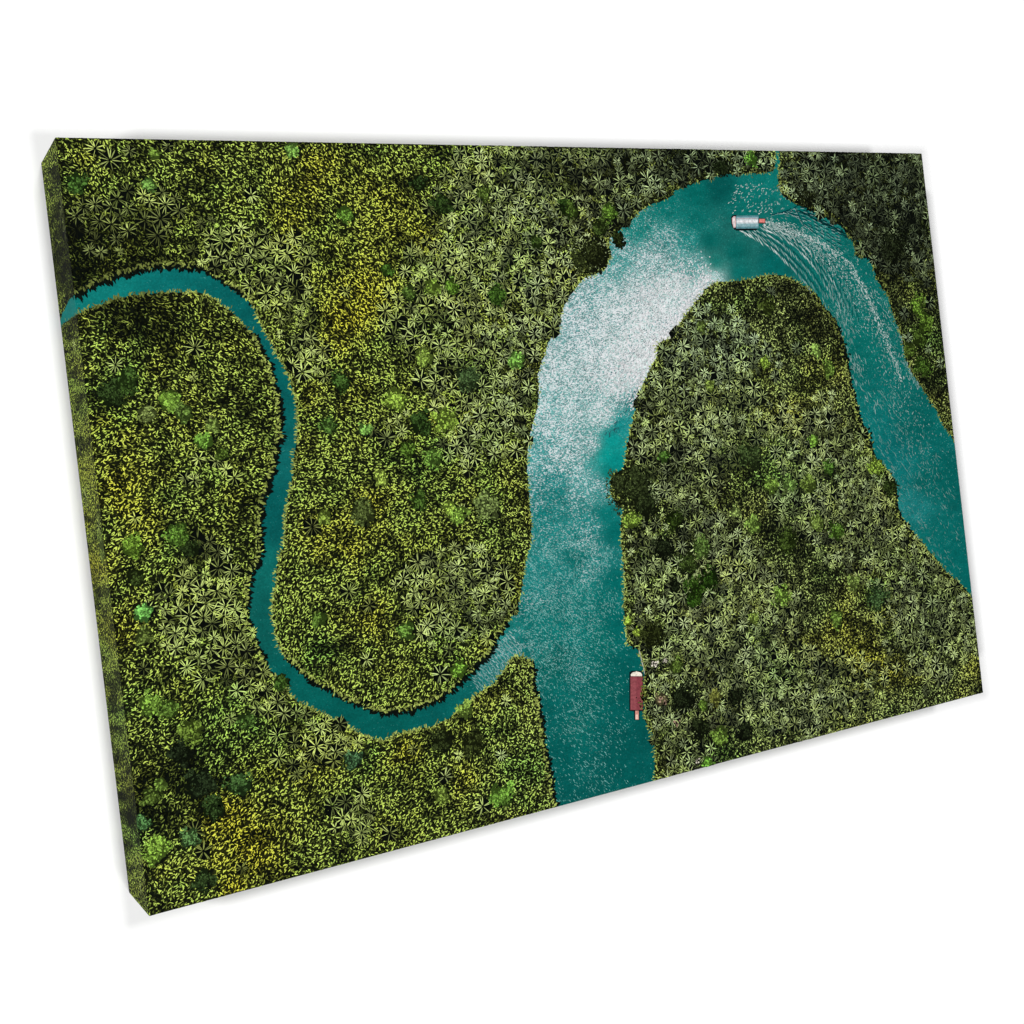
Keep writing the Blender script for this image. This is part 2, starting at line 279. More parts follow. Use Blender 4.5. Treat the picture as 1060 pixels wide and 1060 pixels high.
def build_river():
    E = .0008
    vs = [Vector(p) for p in river_uv]; n = len(vs); ed = [(i, (i + 1) % n) for i in range(n)]
    for a, b in (((0, -D), (0, H + D)), ((W, -D), (W, H + D)), ((-D, 0), (W + D, 0)), ((-D, H), (W + D, H)),
                 ((-D + E, -D), (-D + E, H + D)), ((W + D - E, -D), (W + D - E, H + D)), ((-D, -D + E), (W + D, -D + E)), ((-D, H + D - E), (W + D, H + D - E))):
        ed.append((len(vs), len(vs) + 1)); vs += [Vector(a), Vector(b)]
    st = .0021
    gx, gy = np.meshgrid(np.arange(-D, W + D, st), np.arange(-D, H + D, st)); g = np.stack([gx.ravel(), gy.ravel()], 1)
    g = g + rng.uniform(-.3, .3, g.shape) * st; g = g[inside(g, river_uv)]
    vs += [Vector(p) for p in g]
    V, _, Fc, _, _, _ = delaunay_2d_cdt(vs, ed, [], 0, 1e-7)
    V = np.array([tuple(v) for v in V]); Fa = np.array([f for f in Fc if len(f) == 3])
    cen = V[Fa].mean(1)
    k = inside(cen, river_uv)
    ox = np.maximum(np.maximum(-cen[:, 0], cen[:, 0] - W), 0); oy = np.maximum(np.maximum(-cen[:, 1], cen[:, 1] - H), 0)
    k &= ~((ox > 0) & (oy > 0)) & (ox < D - E) & (oy < D - E)
    Fa = Fa[k]; used, inv = np.unique(Fa, return_inverse=True); V = V[used]; Fa = inv.reshape(Fa.shape)
    me = bpy.data.meshes.new('printed_river'); me.from_pydata(fold(V, .00003).tolist(), [], [tuple(map(int, f)) for f in Fa])
    xy = unart(V); gl, col = river_attr(xy[:, 0], xy[:, 1]); setcol(me, col, gl)
    return link('printed_river', me, M_WATER, root)
river = build_river(); river['label'] = 'printed turquoise river with white glitter'
# ------------------------------------------------------------------ forest marks
mk = Marks()
def jgrid(st):
    gx, gy = np.meshgrid(np.arange(-D, W + D, st), np.arange(-D, H + D, st)); g = np.stack([gx.ravel(), gy.ravel()], 1)
    g = g + rng.uniform(-.5, .5, g.shape) * st; rng.shuffle(g); return g
allb = np.concatenate([art(b) for b in banks])
# (a) leaf strokes
g = jgrid(.00100); g = g[~inside(g, river_uv)]; xy = unart(g); N = len(g)
x, y = xy[:, 0], xy[:, 1]
pm = np.clip(blobs(x, y, PALM), 0, 1.4)
t = np.clip((y - 330) / 330, 0, 1)                       # drift of the leaf direction down the picture
a0 = np.where(x < 640, -math.radians(38) * (1 - t) + math.radians(40) * t, 0)
sp = np.where(x < 520, .75, 1.3) + pm * .8
ang = a0 + rng.normal(0, 1, N) * sp + (fbm(x, y, 40, 5) - .5) * 1.5 + (rng.random(N) < .5) * math.pi
rnd = np.exp(rng.normal(-.36, 1.0, N)) * np.where(x < 640, 1.36, 1.02) * (1 - .5 * np.clip(pm, 0, 1)); rnd = np.clip(rnd, .04, 2.3)
ln = rng.uniform(.0006, .0019, N) ; wd = rng.uniform(.00024, .00050, N)
mk.leaf(g, ang, ln, wd, stroke_col(x, y, rnd), rng.uniform(.00006, .00012, N), rng.normal(0, .15, N))
sel = (rng.random(N) < .30 * np.clip(pm * 1.5, 0, 1)); M_ = sel.sum()
mk.leaf(g[sel], rng.random(M_) * 6.283, ln[sel] * .8, wd[sel], stroke_col(x[sel], y[sel], np.clip(rnd[sel], .1, 1.3)), rng.uniform(.00015, .000205, M_), rng.normal(0, .2, M_))
# (b) palms
pg = []
cand = jgrid(.0021); cand = cand[~inside(cand, river_uv)]
db = np.concatenate([np.sqrt(((cand[i:i + 2000, None] - allb[None]) ** 2).sum(-1).min(1)) for i in range(0, len(cand), 2000)])
cand = cand[(db > .0032) | (rng.random(len(cand)) < .12)]; cxy = unart(cand)
pp = np.clip(blobs(cxy[:, 0], cxy[:, 1], PALM), 0, 1)
cand = cand[rng.random(len(cand)) < np.clip((pp - .22) * 1.3, .012, 1) ** 1.2]
acc = {}
def far(p, r, cell=.0041):
    i, j = int(p[0] // cell), int(p[1] // cell)
    for a in (i - 1, i, i + 1):
        for b in (j - 1, j, j + 1):
            for q in acc.get((a, b), ()):
                if (q[0] - p[0]) ** 2 + (q[1] - p[1]) ** 2 < r * r: return False
    acc.setdefault((i, j), []).append(tuple(p)); return True
pg = np.array([p for p in cand if far(p, .0039 if rng.random() < .8 else .0028)])
pxy = unart(pg)
print('palms', len(pg))
NP = len(pg); hp = rng.uniform(.00014, .00020, NP)
Rp = np.clip(rng.normal(.0034, .0007, NP), .0020, .0049)
palm_tone = np.minimum(np.exp(rng.normal(.12, .6, NP)), 2.2) * np.where(pxy[:, 0] > 600, 1.0, 1.15)
yl, dk, gr, br, east = tone(pxy[:, 0], pxy[:, 1])
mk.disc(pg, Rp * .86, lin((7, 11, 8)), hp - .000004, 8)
hue = rng.random((NP, 1))
pc = (lin((166,182,130))[None] * (.4 + .6 * hue) + lin((160,178,84))[None] * (.6 - .6 * hue))
we = np.clip((560 - pxy[:, :1]) / 160, 0, 1) * .6
pc = pc * (1 - we) + lin((172, 188, 92))[None] * we
pc = pc * (1 - .35 * yl[:, None]) + C_YEL[None] * .35 * yl[:, None]
pc = pc * (1 - .35 * gr[:, None]) + C_GRN[None] * .35 * gr[:, None]
ne = np.clip((pxy[:, :1] - 600) / 100, 0, 1) * np.clip((430 - pxy[:, 1:]) / 80, 0, 1) * .5
pc = pc * (1 - ne) + lin((134, 156, 128))[None] * ne
pc = pc * ((.35 + .65 * br) * (1 - .68 * dk) * palm_tone)[:, None]
NF = 15
for f in range(NF):
    on = rng.random(NP) < .84
    a = f * 2 * math.pi / NF + rng.normal(0, .16, NP) + hp * 1e5
    # fronds towards the upper left of the picture catch the light
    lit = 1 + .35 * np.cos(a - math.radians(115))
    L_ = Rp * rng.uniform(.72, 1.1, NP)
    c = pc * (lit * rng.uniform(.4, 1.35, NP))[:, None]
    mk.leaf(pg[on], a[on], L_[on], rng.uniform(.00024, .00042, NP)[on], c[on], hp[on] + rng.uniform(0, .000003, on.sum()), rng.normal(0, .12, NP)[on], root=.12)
# (c) round crowned broadleaf trees: artwork position, radius, colour, leaf glow
TR = [(80,189,10,(60,104,36)),(154,191,7,(112,170,70)),(303,155,8,(120,180,70)),(357,222,9,(96,150,40)),(433,189,8,(40,66,26)),(457,212,11,(44,72,26)),(514,305,10,(62,108,28)),(400,280,6,(70,120,30)),(467,297,8,(90,140,30)),(423,303,8,(84,120,40)),(447,297,8,(130,170,50)),(484,393,14,(62,92,50)),(352,395,10,(60,100,34)),(535,373,9,(120,190,70)),(439,369,10,(140,176,60)),(586,215,9,(40,70,20)),(409,414,13,(140,180,50)),(461,434,13,(140,180,50)),
 (174,414,11,(110,156,40)),(152,428,9,(120,140,70)),(191,428,9,(96,132,50)),(211,457,9,(110,170,50)),(221,440,7,(120,150,60)),(115,408,14,(44,70,28)),(130,395,12,(60,96,34)),(137.6,565.6,12,(110,156,34)),(197,567,9,(40,60,24)),(106,567,9,(128,156,60)),(149,635,10,(100,190,80)),(149,659,9,(104,128,50)),(183,552,12,(90,140,40)),(140,598,9,(50,70,24)),(178,416,9,(120,170,50)),
 (377.6,445,7,(130,200,80)),(339,440,9,(70,112,40)),(421.5,465,9,(80,120,30)),(434,437,12,(44,76,26)),(448,473.6,10,(100,150,50)),(475,533,10,(140,190,60)),(465,525,6,(160,200,60)),(433,519,9,(70,110,34)),(506,524.5,14,(116,140,72)),(421.5,653,10,(100,150,50)),(377,530,14,(90,110,50)),(475,693,9,(110,170,40)),(395,495,8,(150,180,60)),
 (655,505,24,(48,62,30)),(640,500,10,(52,66,34)),(668,524,14,(40,54,26)),(697,539,10,(44,66,16)),(687,567,12,(30,42,22)),(727,567,11,(88,124,50)),(712,584,12,(60,84,30)),(720,611,12,(48,86,16)),(716,622,9,(46,90,14)),(734,598,10,(40,78,14)),(797.6,503,8,(130,176,60)),(817,500,7,(130,180,80)),(761,530,6,(150,180,90)),(778,473,14,(62,86,42)),(687,472,6,(74,124,40)),(816,561,12,(60,84,26)),(809,618,10,(130,176,60)),(659,655,4.5,(160,196,50)),(650,643,4,(150,190,50)),(676,658,13,(44,54,18)),(653,538,10,(130,170,50)),(780,544,9,(120,160,60)),
 (842,457,6,(120,180,50)),(857.6,485,7,(80,130,40)),(838,499,9,(110,140,50)),(845,541.7,10,(120,150,60)),(866,550,10,(80,124,34)),(884.5,604,8,(130,160,70)),(907,618,13,(70,110,60)),(907,482,9,(140,180,50)),(921,505,9,(50,72,26)),(778,164,7,(100,170,50)),(832,203.6,11,(34,42,20)),(949.6,317,10,(110,160,40)),(958,334,10,(90,130,34)),(955,379,11,(70,110,30)),(952,350,10,(70,100,30)),(845,363.5,6,(160,210,90)),(791,375,6,(140,180,50)),(857.6,382,8,(110,150,50)),(794,317,9,(70,90,30)),(927,254.5,18,(30,40,22)),(941,362,8,(80,110,34)),
 (613.6,263,19,(46,56,24)),(630.6,219,9,(100,150,40)),(620,235,9,(60,84,30)),(591,217.7,8,(70,100,30)),(746.6,172.5,10,(30,44,20)),(725,338,6,(110,140,60)),(640,248,8,(40,54,20)),
 (155,729.5,13,(120,170,50)),(175,734,10,(90,130,40)),(199,757,13,(104,136,40)),(247,813,13,(56,96,44)),(207,812,15,(36,54,30)),(221.5,838,12,(44,72,30)),(162,881,13,(130,180,50)),(146.5,852.7,8,(70,130,70)),(210,910,12,(48,74,34)),(196,867,10,(80,130,70)),(291,705,8,(60,100,30)),(156,824,10,(90,120,40)),(166,812,6,(110,150,50)),(187,780,12,(30,44,24)),(491.6,767,13,(54,66,26)),(457.6,767,12,(50,64,28)),(457.6,822,9,(120,150,50)),(518.5,823.8,14,(110,170,50)),(481.7,736,9,(130,170,60)),(365.7,787,9,(60,110,70)),(707.6,721,15,(30,42,22)),(723,753,11,(34,46,22)),(761,721,8,(28,38,20)),(770,758,8,(30,42,22)),(727,730,6,(100,140,40)),(741,722,8,(120,126,50)),(746,762,10,(110,150,50)),(733,789,6,(110,190,50)),(685,724,7,(120,110,80)),(698,607,6,(30,42,22)),(255,745,8,(70,110,40)),(330,640,8,(90,130,40)),(335,535,7,(130,160,50)),(230,470,7,(80,110,30)),(865,640,9,(110,150,50)),(735,400,6,(130,160,60)),(780,640,6,(130,160,60)),(700,690,8,(90,120,40)),(555,250,7,(60,90,30)),(500,200,7,(90,120,40)),(160,160,5,(120,160,50))]
for (cx, cy, r, c) in TR:
    c = lin(c); c = .72 * c + .28 * c.mean() * np.array([1.15, 1.25, .45])
    ctr = art([(cx, cy)])[0]
    e = art([(cx + r, cy), (cx, cy + r)]); rm = (np.linalg.norm(e[0] - ctr) + np.linalg.norm(e[1] - ctr)) / 2
    dark = c.max() < .012
    hh = rng.uniform(.00021, .00025)
    # shadowed side cast to the lower right of each crown
    n = int(26 + r * 2)
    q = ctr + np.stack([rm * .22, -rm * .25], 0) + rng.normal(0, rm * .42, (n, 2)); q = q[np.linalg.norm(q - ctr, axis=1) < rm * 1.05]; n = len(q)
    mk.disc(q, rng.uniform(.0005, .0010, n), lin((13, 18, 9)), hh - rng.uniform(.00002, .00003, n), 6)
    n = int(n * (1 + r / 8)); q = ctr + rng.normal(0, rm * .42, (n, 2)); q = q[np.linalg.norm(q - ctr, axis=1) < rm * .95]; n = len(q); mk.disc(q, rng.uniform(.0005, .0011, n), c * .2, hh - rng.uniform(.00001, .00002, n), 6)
    nl = 7; lob = ctr + rng.normal(0, rm * .55, (nl, 2)); lobr = rm * rng.uniform(.25, .6, nl)
    lob[0] = ctr; lobr[0] = rm * .7
    n = int(r * r * 1.5) + 20
    which = rng.integers(0, nl, n); a = rng.random(n) * 6.283; rr = np.sqrt(rng.random(n)) * lobr[which]
    o = np.stack([np.cos(a) * rr, np.sin(a) * rr], 1); q = lob[which] + o
    q = q[~(np.linalg.norm(q - ctr, axis=1) > rm * 1.3)]; o = (q - ctr) / rm
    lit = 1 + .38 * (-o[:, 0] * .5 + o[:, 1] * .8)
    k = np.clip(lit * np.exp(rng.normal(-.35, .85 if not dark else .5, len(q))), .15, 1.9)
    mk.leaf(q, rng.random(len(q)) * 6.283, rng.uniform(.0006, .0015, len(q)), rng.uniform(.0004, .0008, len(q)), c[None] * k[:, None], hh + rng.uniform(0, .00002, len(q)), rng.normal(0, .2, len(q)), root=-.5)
# (d) ragged banks: lit fringe facing the light, dark overhang on the other side
for bi, b in enumerate(banks):
    mid = (b[1:] + b[:-1]) / 2; tg = b[1:] - b[:-1]; tg /= np.linalg.norm(tg, axis=1)[:, None] + 1e-9
    tgs = np.stack([np.convolve(tg[:, i], np.ones(7) / 7, 'same') for i in (0, 1)], 1)
    uv = art(mid)
    rep = 4
    for k in range(rep):
        p = mid + rng.normal(0, 1.3, mid.shape)
        nrm = np.stack([-tgs[:, 1], tgs[:, 0]], 1)
        test = inside(art(mid + nrm * 3), river_uv)
        nrm = np.where(test[:, None], nrm, -nrm)           # towards the water
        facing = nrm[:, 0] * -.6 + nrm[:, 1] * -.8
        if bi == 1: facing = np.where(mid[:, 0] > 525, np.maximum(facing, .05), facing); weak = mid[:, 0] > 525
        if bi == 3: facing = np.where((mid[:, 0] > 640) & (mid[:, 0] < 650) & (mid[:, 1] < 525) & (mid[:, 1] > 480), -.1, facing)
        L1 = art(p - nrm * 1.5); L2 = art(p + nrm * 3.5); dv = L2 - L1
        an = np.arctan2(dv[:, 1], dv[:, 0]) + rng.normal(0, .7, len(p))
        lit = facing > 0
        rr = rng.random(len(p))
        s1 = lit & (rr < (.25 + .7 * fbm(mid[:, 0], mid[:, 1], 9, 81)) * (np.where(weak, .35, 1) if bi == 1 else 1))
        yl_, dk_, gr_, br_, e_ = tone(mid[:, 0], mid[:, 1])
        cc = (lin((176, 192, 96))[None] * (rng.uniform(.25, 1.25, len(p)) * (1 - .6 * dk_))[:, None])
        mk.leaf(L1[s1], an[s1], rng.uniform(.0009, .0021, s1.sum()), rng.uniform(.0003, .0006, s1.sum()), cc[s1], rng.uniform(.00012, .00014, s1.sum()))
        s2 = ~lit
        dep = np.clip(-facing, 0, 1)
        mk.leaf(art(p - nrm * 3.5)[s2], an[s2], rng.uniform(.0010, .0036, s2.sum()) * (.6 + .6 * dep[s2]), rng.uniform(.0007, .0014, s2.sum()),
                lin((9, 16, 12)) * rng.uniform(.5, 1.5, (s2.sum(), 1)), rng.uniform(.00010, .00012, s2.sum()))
        s3 = s2 & (rr < .45)
        q = art(p - nrm * 5)
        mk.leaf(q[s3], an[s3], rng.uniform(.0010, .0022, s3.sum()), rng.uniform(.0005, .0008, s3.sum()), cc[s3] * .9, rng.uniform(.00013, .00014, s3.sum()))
# pale path and rooftops by the moored boat
def dots(L, col, r, n, hh=.00026):
    for (cx, cy) in L:
        q = art([(cx, cy)])[0] + rng.normal(0, r * .6, (n, 2)); mk.disc(q, rng.uniform(r * .35, r * .6, n), lin(col) * rng.uniform(.6, 1.1, (n, 1)), hh)
dots([(678, 687.5)], (240, 232, 214), .0013, 9); dots([(688, 684), (722, 787)], (216, 208, 190), .0009, 8); dots([(683, 724), (688, 727), (700, 748)], (170, 140, 120), .0012, 8)
lp = [(661, 672), (662.5, 678), (664, 684), (665.5, 690), (667, 697)]
for a, b in zip(lp[:-1], lp[1:]):
    A_, B_ = art([a, b]); dv = B_ - A_
    mk.leaf(A_[None], np.array([math.atan2(dv[1], dv[0])]), np.linalg.norm(dv) * 1.2, .0006, lin((176, 176, 160)), .00026)
forest = mk.build('printed_forest', M_MARK, root); forest['label'] = 'printed palm jungle in greens and yellows'
# ------------------------------------------------------------------ foam, wake and ripples on the water
fm = Marks()
def dash(xy, ang_img, ln, wd, col, h=.00006, soft=True):
    xy = np.atleast_2d(xy); N = len(xy); col = np.broadcast_to(col, (N, 3))
    if soft: col = col + lin((16, 118, 112)) * np.clip(1 - col.max(-1, keepdims=True) / .8, 0, 1) * .9
    ang_img = np.broadcast_to(ang_img, N)
    A_ = art(xy); B_ = art(xy + np.stack([np.cos(ang_img), np.sin(ang_img)], 1)); dv = B_ - A_
    an = np.arctan2(dv[:, 1], dv[:, 0])
    fm.leaf(A_ - dv * 0, an, ln, wd, col, rng.uniform(h - .00001, h + .00001, N), rng.normal(0, .08, N), root=-.5)
def path(P, n):
    P = np.array(P, float); s = np.concatenate([[0], np.cumsum(np.linalg.norm(np.diff(P, axis=0), axis=1))])
    t = np.linspace(0, s[-1], n); X = np.interp(t, s, P[:, 0]); Y = np.interp(t, s, P[:, 1])
    a = np.arctan2(np.gradient(Y), np.gradient(X)); return np.stack([X, Y], 1), a, t / s[-1]
WHT = lin((232, 240, 236))
arcs = [[(767,239.6),(777,244),(786,248.7),(794,254),(801,260),(808,265.7),(814.7,272.5),(821.5,278),(827,285),(831.7,291.7),(838,300)],
        [(789,236.5),(798,241),(805.7,244.5),(813.6,248.7),(820,254),(827,260),(834,267),(839.5,273.6),(845,281),(851,289),(857,299),(862,310)],
        [(795,235),(806,239),(816,244),(826,250),(836,258),(845,268),(853,278),(861,290),(868,304),(874,320)],
        [(784,238),(792,243),(799,249),(806,255),(813,261),(820,268),(828,277),(835,287),(842,298)]]
def mixarc(a, b, t):
    pa, _, _ = path(a, 12); pb, _, _ = path(b, 12); return (pa * (1 - t) + pb * t).tolist()
arcs = [arcs[0], mixarc(arcs[0], arcs[1], .3), mixarc(arcs[0], arcs[1], .62), arcs[1], mixarc(arcs[1], arcs[2], .5), arcs[2], mixarc(arcs[1], arcs[2], 1.5), mixarc(arcs[1], arcs[2], 2.1)]
for ai, arc in enumerate(arcs):
    P, a, t = path(arc, 26)
    n = len(P)
    P = P + rng.normal(0, .35, P.shape)
    wA = a + .26 + rng.normal(0, .08, n)
    wt = 1 - .55 * t
    dash(P, wA, rng.uniform(.0034, .0056, n) * (1.1 - .3 * t), rng.uniform(.0004, .00075, n), WHT * (wt * rng.uniform(.15, 1.05, n) * (1, .5, .6, 1, .6, .9, .45, .3)[ai])[:, None])
    dash(P + [1.8, -1.2], wA, .0042, .0005, lin((3, 70, 70)), .00005, soft=False)
# central churned foam fan
P, a, t = path([(791,231),(806,233),(825,241),(846,254),(866,272),(884,294),(898,318),(910,342),(920,368),(930,400),(944,440),(958,480),(972,520)], 2600)

P, a, t = (lambda P, a, t: (P, a, t))(*path([(791,231),(806,233),(825,241),(846,254),(866,272),(884,294),(898,318),(910,342),(920,368),(930,400),(944,440),(958,480),(972,520)], 2600))
keep = rng.random(len(P)) < np.clip(1.15 - t * 1.05, .1, 1)
P, a, t = P[keep], a[keep], t[keep]; nrm = np.stack([-np.sin(a), np.cos(a)], 1)
off = rng.normal(0, 1, len(P)) * (1.6 + 10 * np.sqrt(t)) ; P = P + nrm * off[:, None]
ok = inside(art(P), river_uv); P, a, t = P[ok], a[ok], t[ok]
dash(P, a + rng.normal(0, .5, len(P)), rng.uniform(.0006, .0018, len(P)), rng.uniform(.0002, .0004, len(P)), WHT * (rng.uniform(.1, .95, len(P)) * (1 - .6 * t))[:, None])
# denser bright line down the middle of the wake
P, a, t = path([(800,233),(830,242),(858,256),(880,275),(895,300),(905,322),(915,348),(925,372),(934,395)], 420)
P = P + rng.normal(0, 1.6, P.shape)
dash(P, a + rng.normal(0, .4, len(P)), rng.uniform(.0007, .0018, len(P)), .0004, WHT * rng.uniform(.25, .9, (len(P), 1)))
# trailing streak rows
for (x0, y0, x1, y1, n, w) in [(858,292,884,352,60,9),(868,318,892,400,70,6),(880,360,905,430,60,8),(905,300,935,350,50,8),(910,400,960,520,130,12),(900,430,935,510,70,8),(925,505,985,590,90,9),(950,450,995,560,90,12),(930,330,950,400,60,4),(936,372,952,402,40,3)]:
    tt = rng.random(n); P = np.stack([x0 + (x1 - x0) * tt, y0 + (y1 - y0) * tt], 1) + rng.normal(0, w * .6, (n, 2))
    ok = inside(art(P), river_uv); P = P[ok]
    dash(P, math.atan2(y1 - y0, x1 - x0) + rng.normal(0, .3, len(P)), rng.uniform(.0012, .0042, len(P)), rng.uniform(.0002, .0004, len(P)), WHT * (rng.uniform(.05, .6, (len(P), 1)) * (.9 if y0 < 380 else .5)))
# splashes north of the boat and loose specks
P = np.stack([rng.uniform(752, 825, 240), rng.uniform(190, 222, 240)], 1); P = P[rng.random(240) < np.exp(-((P[:, 0] - 788) ** 2) / 1400)]
dash(P, rng.normal(-.7, .5, len(P)), rng.uniform(.0006, .0016, len(P)), .00035, WHT * rng.uniform(.2, .75, (len(P), 1)))
for k in range(7):
    P, a, t = path([(800 + k * 4, 222 - k * .8), (830, 214 + k * 3.1), (868, 231 + k * 4.2)], 10); P = P + rng.normal(0, .6, P.shape)
    ok = inside(art(P), river_uv)
    dash(P[ok], a[ok], .0042, .0006, lin((2, 62, 66)), .00005, soft=False); dash(P[ok] + [0, 1.3], a[ok], .003, .00035, WHT * rng.uniform(.12, .4, (ok.sum(), 1)))
# the dark ripples below the far bank
for k in range(9):
    c0 = (832 + k * 6.0, 217.5 + k * 3.4)
    n = 5; P = np.stack([c0[0] + np.arange(n) * 3.4 - 4, c0[1] + np.arange(n) * 1.0 + 1], 1)
    dash(P, .22, .0036, .0008, lin((2, 44, 46)), .00005, soft=False)
# sun sparkle bank at the bend and white rim beneath the island
P = art([(0, 0)])
for (pth, n, w, br) in [([(735,288),(718,308),(702,330),(690,348),(678,358),(674,372)], 1300, 4.5, 1.0), ([(728,284),(700,290),(680,300),(660,315)], 700, 8, .9), ([(676,362),(668,384),(661,402),(652,420)], 240, 3.2, .95),
                        ([(640,395),(650,385),(660,372)], 320, 9, .9), ([(690,320),(660,360),(630,400)], 1500, 14, .95)]:
    P, a, t = path(pth, n); P = P + rng.normal(0, w, P.shape); ok = inside(art(P), river_uv); P = P[ok]
    dash(P, rng.normal(-.9, .6, len(P)), rng.uniform(.0006, .0016, len(P)), rng.uniform(.0004, .0007, len(P)), lin((240, 238, 240)) * (br * rng.uniform(.5, 1.1, (len(P), 1))), .000045)
n = 5200; P = np.stack([rng.uniform(550, 735, n), rng.uniform(245, 470, n)], 1); gl, _ = river_attr(P[:, 0], P[:, 1])
ok = inside(art(P), river_uv) & (gl > .45); P = P[ok]; P = P[~((P[:, 0] - 560) + (P[:, 1] - 250) > 222) | (rng.random(len(P)) < .45)]
dash(P, rng.normal(-.7, .5, len(P)), rng.uniform(.0005, .0013, len(P)), rng.uniform(.0002, .00034, len(P)), lin((88, 128, 134)) * rng.uniform(.5, 1.8, (len(P), 1)), .00007, soft=False)
# dark ripple threads where the shaded pool starts
for k in range(46):
    t = rng.random(); P = np.array([[668 - 40 * t + rng.normal(0, 2.4), 392 + 62 * t + rng.normal(0, 2.4)]])
    dash(P, 2.15 + rng.normal(0, .2), rng.uniform(.0012, .0026), .00035, lin((40, 84, 92)), .00006, soft=False)
# bowed wavelets running into the side channel
for k in range(17):
    t = k / 16; c0 = np.array([533 - 40 * t, 664 + 46 * t]); n = 7
    s = np.linspace(-1, 1, n); dirn = np.array([.66, .75]); P = c0 + np.outer(s * (10.5 - 2 * t), dirn) + np.outer(-(s ** 2) * 3, [-.75, .66]) + rng.normal(0, .5, (n, 2))
    ok = inside(art(P), river_uv)
    if ok.any(): dash(P[ok], .85 + s[ok] * .3, .0024, .0004, lin((190, 208, 206)) * rng.uniform(.25, .9, (ok.sum(), 1)) * (1 - .5 * t))
# fine wave threads in the lower reach
n = 5200; P = np.stack([rng.uniform(545, 650, n), rng.uniform(560, 830, n)], 1); gl, _ = river_attr(P[:, 0], P[:, 1])
ok = inside(art(P), river_uv) & (rng.random(n) < gl * 2.2); P = P[ok]
dash(P, .95 + (fbm(P[:, 0], P[:, 1], 50, 9) - .5) * 1.5 + rng.normal(0, .2, len(P)), rng.uniform(.0007, .0017, len(P)), .00024, lin((150, 206, 200)) * rng.uniform(.25, .85, (len(P), 1)))
n = 900; P = np.stack([rng.uniform(555, 680, n), rng.uniform(620, 835, n)], 1); P = P[inside(art(P), river_uv)]; P = P[:260]
dash(P, rng.uniform(0, 3, len(P)), .0005, .0003, lin((140, 196, 190)) * rng.uniform(.3, .8, (len(P), 1)))
n = 900; P = np.stack([rng.uniform(870, 1005, n), rng.uniform(290, 610, n)], 1); P = P[inside(art(P), river_uv)]
dash(P, 1.1 + rng.normal(0, .4, len(P)), .0007, .00026, lin((130, 196, 190)) * rng.uniform(.2, .8, (len(P), 1)))
foam = fm.build('printed_foam', M_MARK, river); foam['label'] = 'printed white wake and ripples'
# ------------------------------------------------------------------ the two printed boats
def flat(name, polys, parent, h=.00028):
    V = []; Fc = []; Cc = []
    for i, (pts, c) in enumerate(polys):
        q = fold(art(pts), h + i * .000006); b = len(V); V += q.tolist(); Fc.append(tuple(range(b, b + len(q)))); Cc += [lin(c)] * len(q)
    me = bpy.data.meshes.new(name); me.from_pydata(V, [], Fc); setcol(me, np.array(Cc)); return link(name, me, M_MARK, parent)
def rect(x0, y0, x1, y1, sk=0): return [(x0, y0), (x1, y0 + sk), (x1, y1 + sk), (x0, y1)]
hull = flat('printed_boat', [([(756.5,225),(758,223),(762,222.5),(763,237.5),(760,238),(757,233)], (14,22,26)), (rect(761.5, 236, 783, 238.8, -.4), (8,18,20))], river)
hull['label'] = 'printed boat with long silvery roof trailing a wake'
flat('printed_bow', [([(757.3,226),(759,224),(761,224.2),(761.6,230),(761.2,235.5),(759,236),(757.6,231)], (222,190,190)), (rect(758.6,225.5,760.4,234.5), (236,224,222))], hull, .00031)
flat('printed_roof', [(rect(761.6, 223.4, 785, 236.8, -.2), (92,140,148)), (rect(761.8, 225, 784.6, 234.8, -.2), (140,176,182)), (rect(762, 227, 784.4, 231.6, -.2), (204,214,216)), (rect(762, 228.4, 784.2, 230.2, -.2), (232,232,234)), (rect(762.5, 226, 783, 226.7, -.2), (190,170,176))], hull, .00031)
flat('printed_stern', [(rect(784.6, 226.3, 792, 231.2, .1), (110,40,40)), (rect(785.6, 226.9, 791.2, 230.4, .1), (226,136,126))], hull, .00031)
red = flat('printed_boat', [([(651.2,696),(653.6,694.4),(663.8,694.4),(665.6,698),(665.4,735.6),(661.6,736.4),(661.4,745.2),(656.4,745.2),(656.2,736.4),(651.2,735.6)], (12,26,30))], river)
red['label'] = 'printed boat with red roof moored at the bank'
flat('printed_bow', [([(652.8,700),(652.6,698),(654.2,696.2),(657.6,695.2),(658.4,694.6),(659.4,695.2),(662.6,696),(664.3,698),(664.2,700)], (240,232,214))], red, .00031)
flat('printed_roof', [(rect(652.2, 700.3, 664.9, 734.9), (142,70,76)), (rect(652.6, 700.8, 658.4, 734.4), (150,78,84)), (rect(658.6, 700.6, 664.6, 734.6), (138,66,74)), (rect(652.2, 699.9, 664.8, 700.8), (110,50,62))], red, .00031)
flat('printed_stern', [(rect(657.3, 735.6, 660.8, 744.8), (214,150,136)), (rect(657.6, 739.5, 660.2, 744.4), (236,196,180))], red, .00031)
# leaves hanging over the moored boat
ov = Marks(); n = 60
P = np.array([(664.5, 720)]) + rng.normal(0, 1, (n, 2)) * [1.9, 7]; a = rng.random(n) * 6.283
ov.leaf(art(P), a, rng.uniform(.0008, .0018, n), .0006, np.where(rng.random((n, 1)) < .5, lin((34, 30, 18)), lin((112, 120, 52)) * rng.uniform(.4, 1.2, (n, 1))), .00036)
ov.build('printed_leaves', M_MARK, forest)

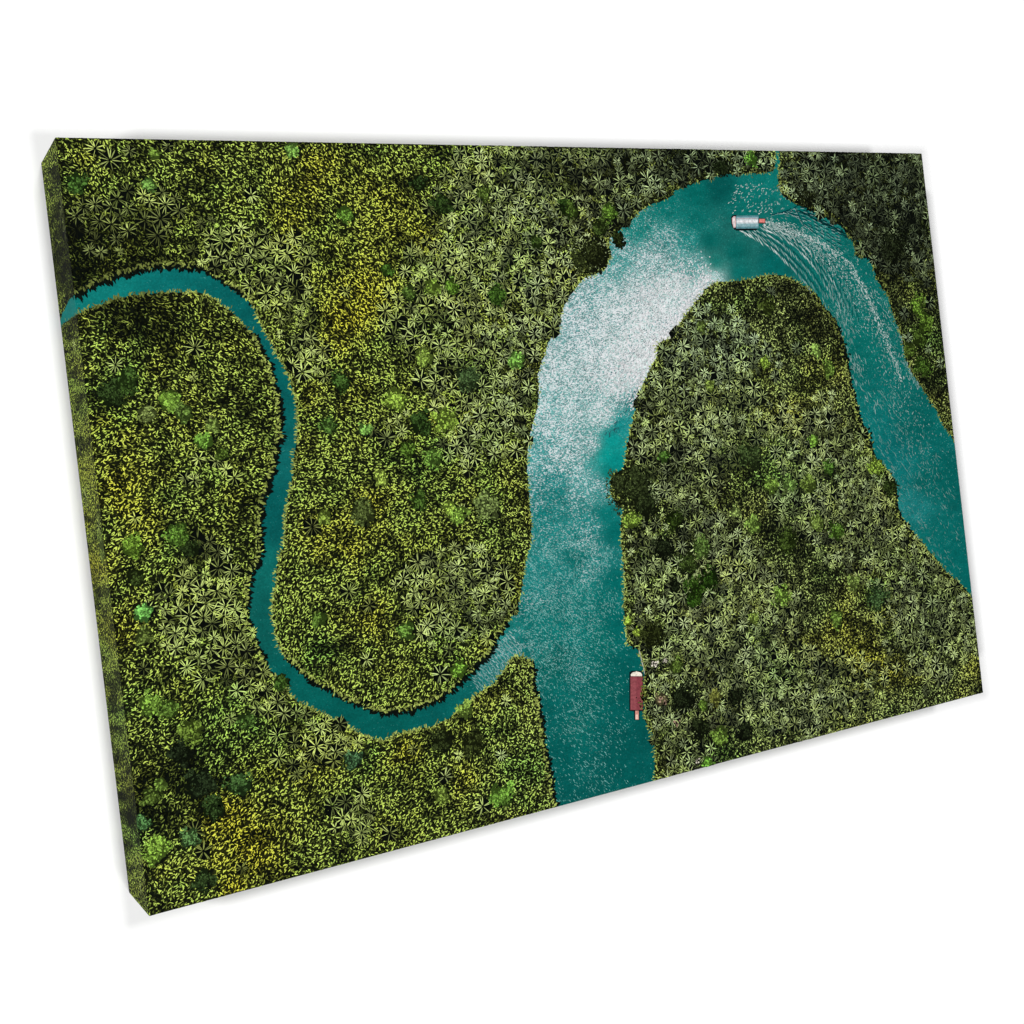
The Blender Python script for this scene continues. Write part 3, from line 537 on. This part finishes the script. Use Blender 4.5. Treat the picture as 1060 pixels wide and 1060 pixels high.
# ------------------------------------------------------------------ backdrop
def plain(name, col, rough=.9):
    m = bpy.data.materials.new(name); m.use_nodes = True; b = m.node_tree.nodes['Principled BSDF']
    b.inputs['Base Color'].default_value = (*col, 1); b.inputs['Roughness'].default_value = rough; b.inputs['Specular IOR Level'].default_value = 0
    return m, b
mw, bw = plain('white_backdrop_paint', (.86, .86, .86))
nz = mw.node_tree.nodes.new('ShaderNodeTexNoise'); nz.inputs['Scale'].default_value = 300; bp = mw.node_tree.nodes.new('ShaderNodeBump'); bp.inputs['Strength'].default_value = .02
mw.node_tree.links.new(nz.outputs['Fac'], bp.inputs['Height']); mw.node_tree.links.new(bp.outputs[0], bw.inputs['Normal'])
me = bpy.data.meshes.new('backdrop'); me.from_pydata([(-4, .0002, -3), (4, .0002, -3), (4, .0002, 3), (-4, .0002, 3), (-4, .05, -3), (4, .05, -3), (4, .05, 3), (-4, .05, 3)], [],
    [(0, 1, 2, 3), (7, 6, 5, 4), (0, 4, 5, 1), (1, 5, 6, 2), (2, 6, 7, 3), (3, 7, 4, 0)])
bd = link('backdrop', me, mw, None); bd['kind'] = 'structure'
# ------------------------------------------------------------------ camera
cam = bpy.data.cameras.new('camera'); co = bpy.data.objects.new('camera', cam); COL.objects.link(co); S.camera = co
T = lambda d: Vector((d[0], d[2], -d[1]))
right, down, fwd = T(R[0]), T(R[1]), T(R[2])
cw = to_world(CAM)
mat = Matrix(((right.x, -down.x, -fwd.x, cw[0]), (right.y, -down.y, -fwd.y, cw[1]), (right.z, -down.z, -fwd.z, cw[2]), (0, 0, 0, 1)))
co.matrix_world = mat
cam.sensor_width = 36; cam.lens = F / 1060 * 36; cam.shift_x = (530 - PP[0]) / 1060; cam.shift_y = -(530 - PP[1]) / 1060
cam.clip_start = .01; cam.clip_end = 50
# ------------------------------------------------------------------ light: four soft boxes, their penumbrae ring the canvas
cx, cz, cd = cw[0], cw[2], -cw[1] - 0.0        # camera: distance from the wall
dep = cd - D
tR = (W - cx) / dep; tT = (H - cz) / dep; tB = (cz - 0) / dep
print('cam', cw, 'tans', tR, tT, tB)
LD = 5.0; SP = .12; OFF = .08
xA = W - LD * (tR + OFF); xB = LD * OFF
zLow = H - LD * (tT + OFF); zHigh = LD * (tB + OFF)
def softbox(name, x, z, power, size):
    l = bpy.data.lights.new(name, 'AREA'); l.shape = 'SQUARE'; l.size = size; l.energy = power; l.color = (1, 1, 1)
    o = bpy.data.objects.new(name, l); COL.objects.link(o); o.location = (x, -LD - D, z)
    o.rotation_euler = (Vector((W / 2, 0, H / 2)) - o.location).to_track_quat('-Z', 'Y').to_euler()
PW = 20.3 * (5 / 2.6) ** 2
def pw(x, z):    # equal light on the canvas from every box
    d = math.dist((x, -LD - D, z), (W / 2, 0, H / 2)); c = (LD + D) / d; return PW * (d / LD) ** 2 / c
for nm, x_, z_ in (('softbox', xA, zLow), ('softbox', xA, zHigh), ('softbox', xB, zLow), ('softbox', xB, zHigh)):
    softbox(nm, x_, z_, pw(x_, z_), LD * SP)
S.world = bpy.data.worlds.new('World'); S.world.use_nodes = True
S.world.node_tree.nodes['Background'].inputs[0].default_value = (1, 1, 1, 1); S.world.node_tree.nodes['Background'].inputs[1].default_value = .03
S.view_settings.view_transform = 'Standard'; S.view_settings.look = 'None'; S.view_settings.exposure = 0; S.view_settings.gamma = 1; S.view_settings.use_curve_mapping = False
S.render.engine = 'CYCLES'
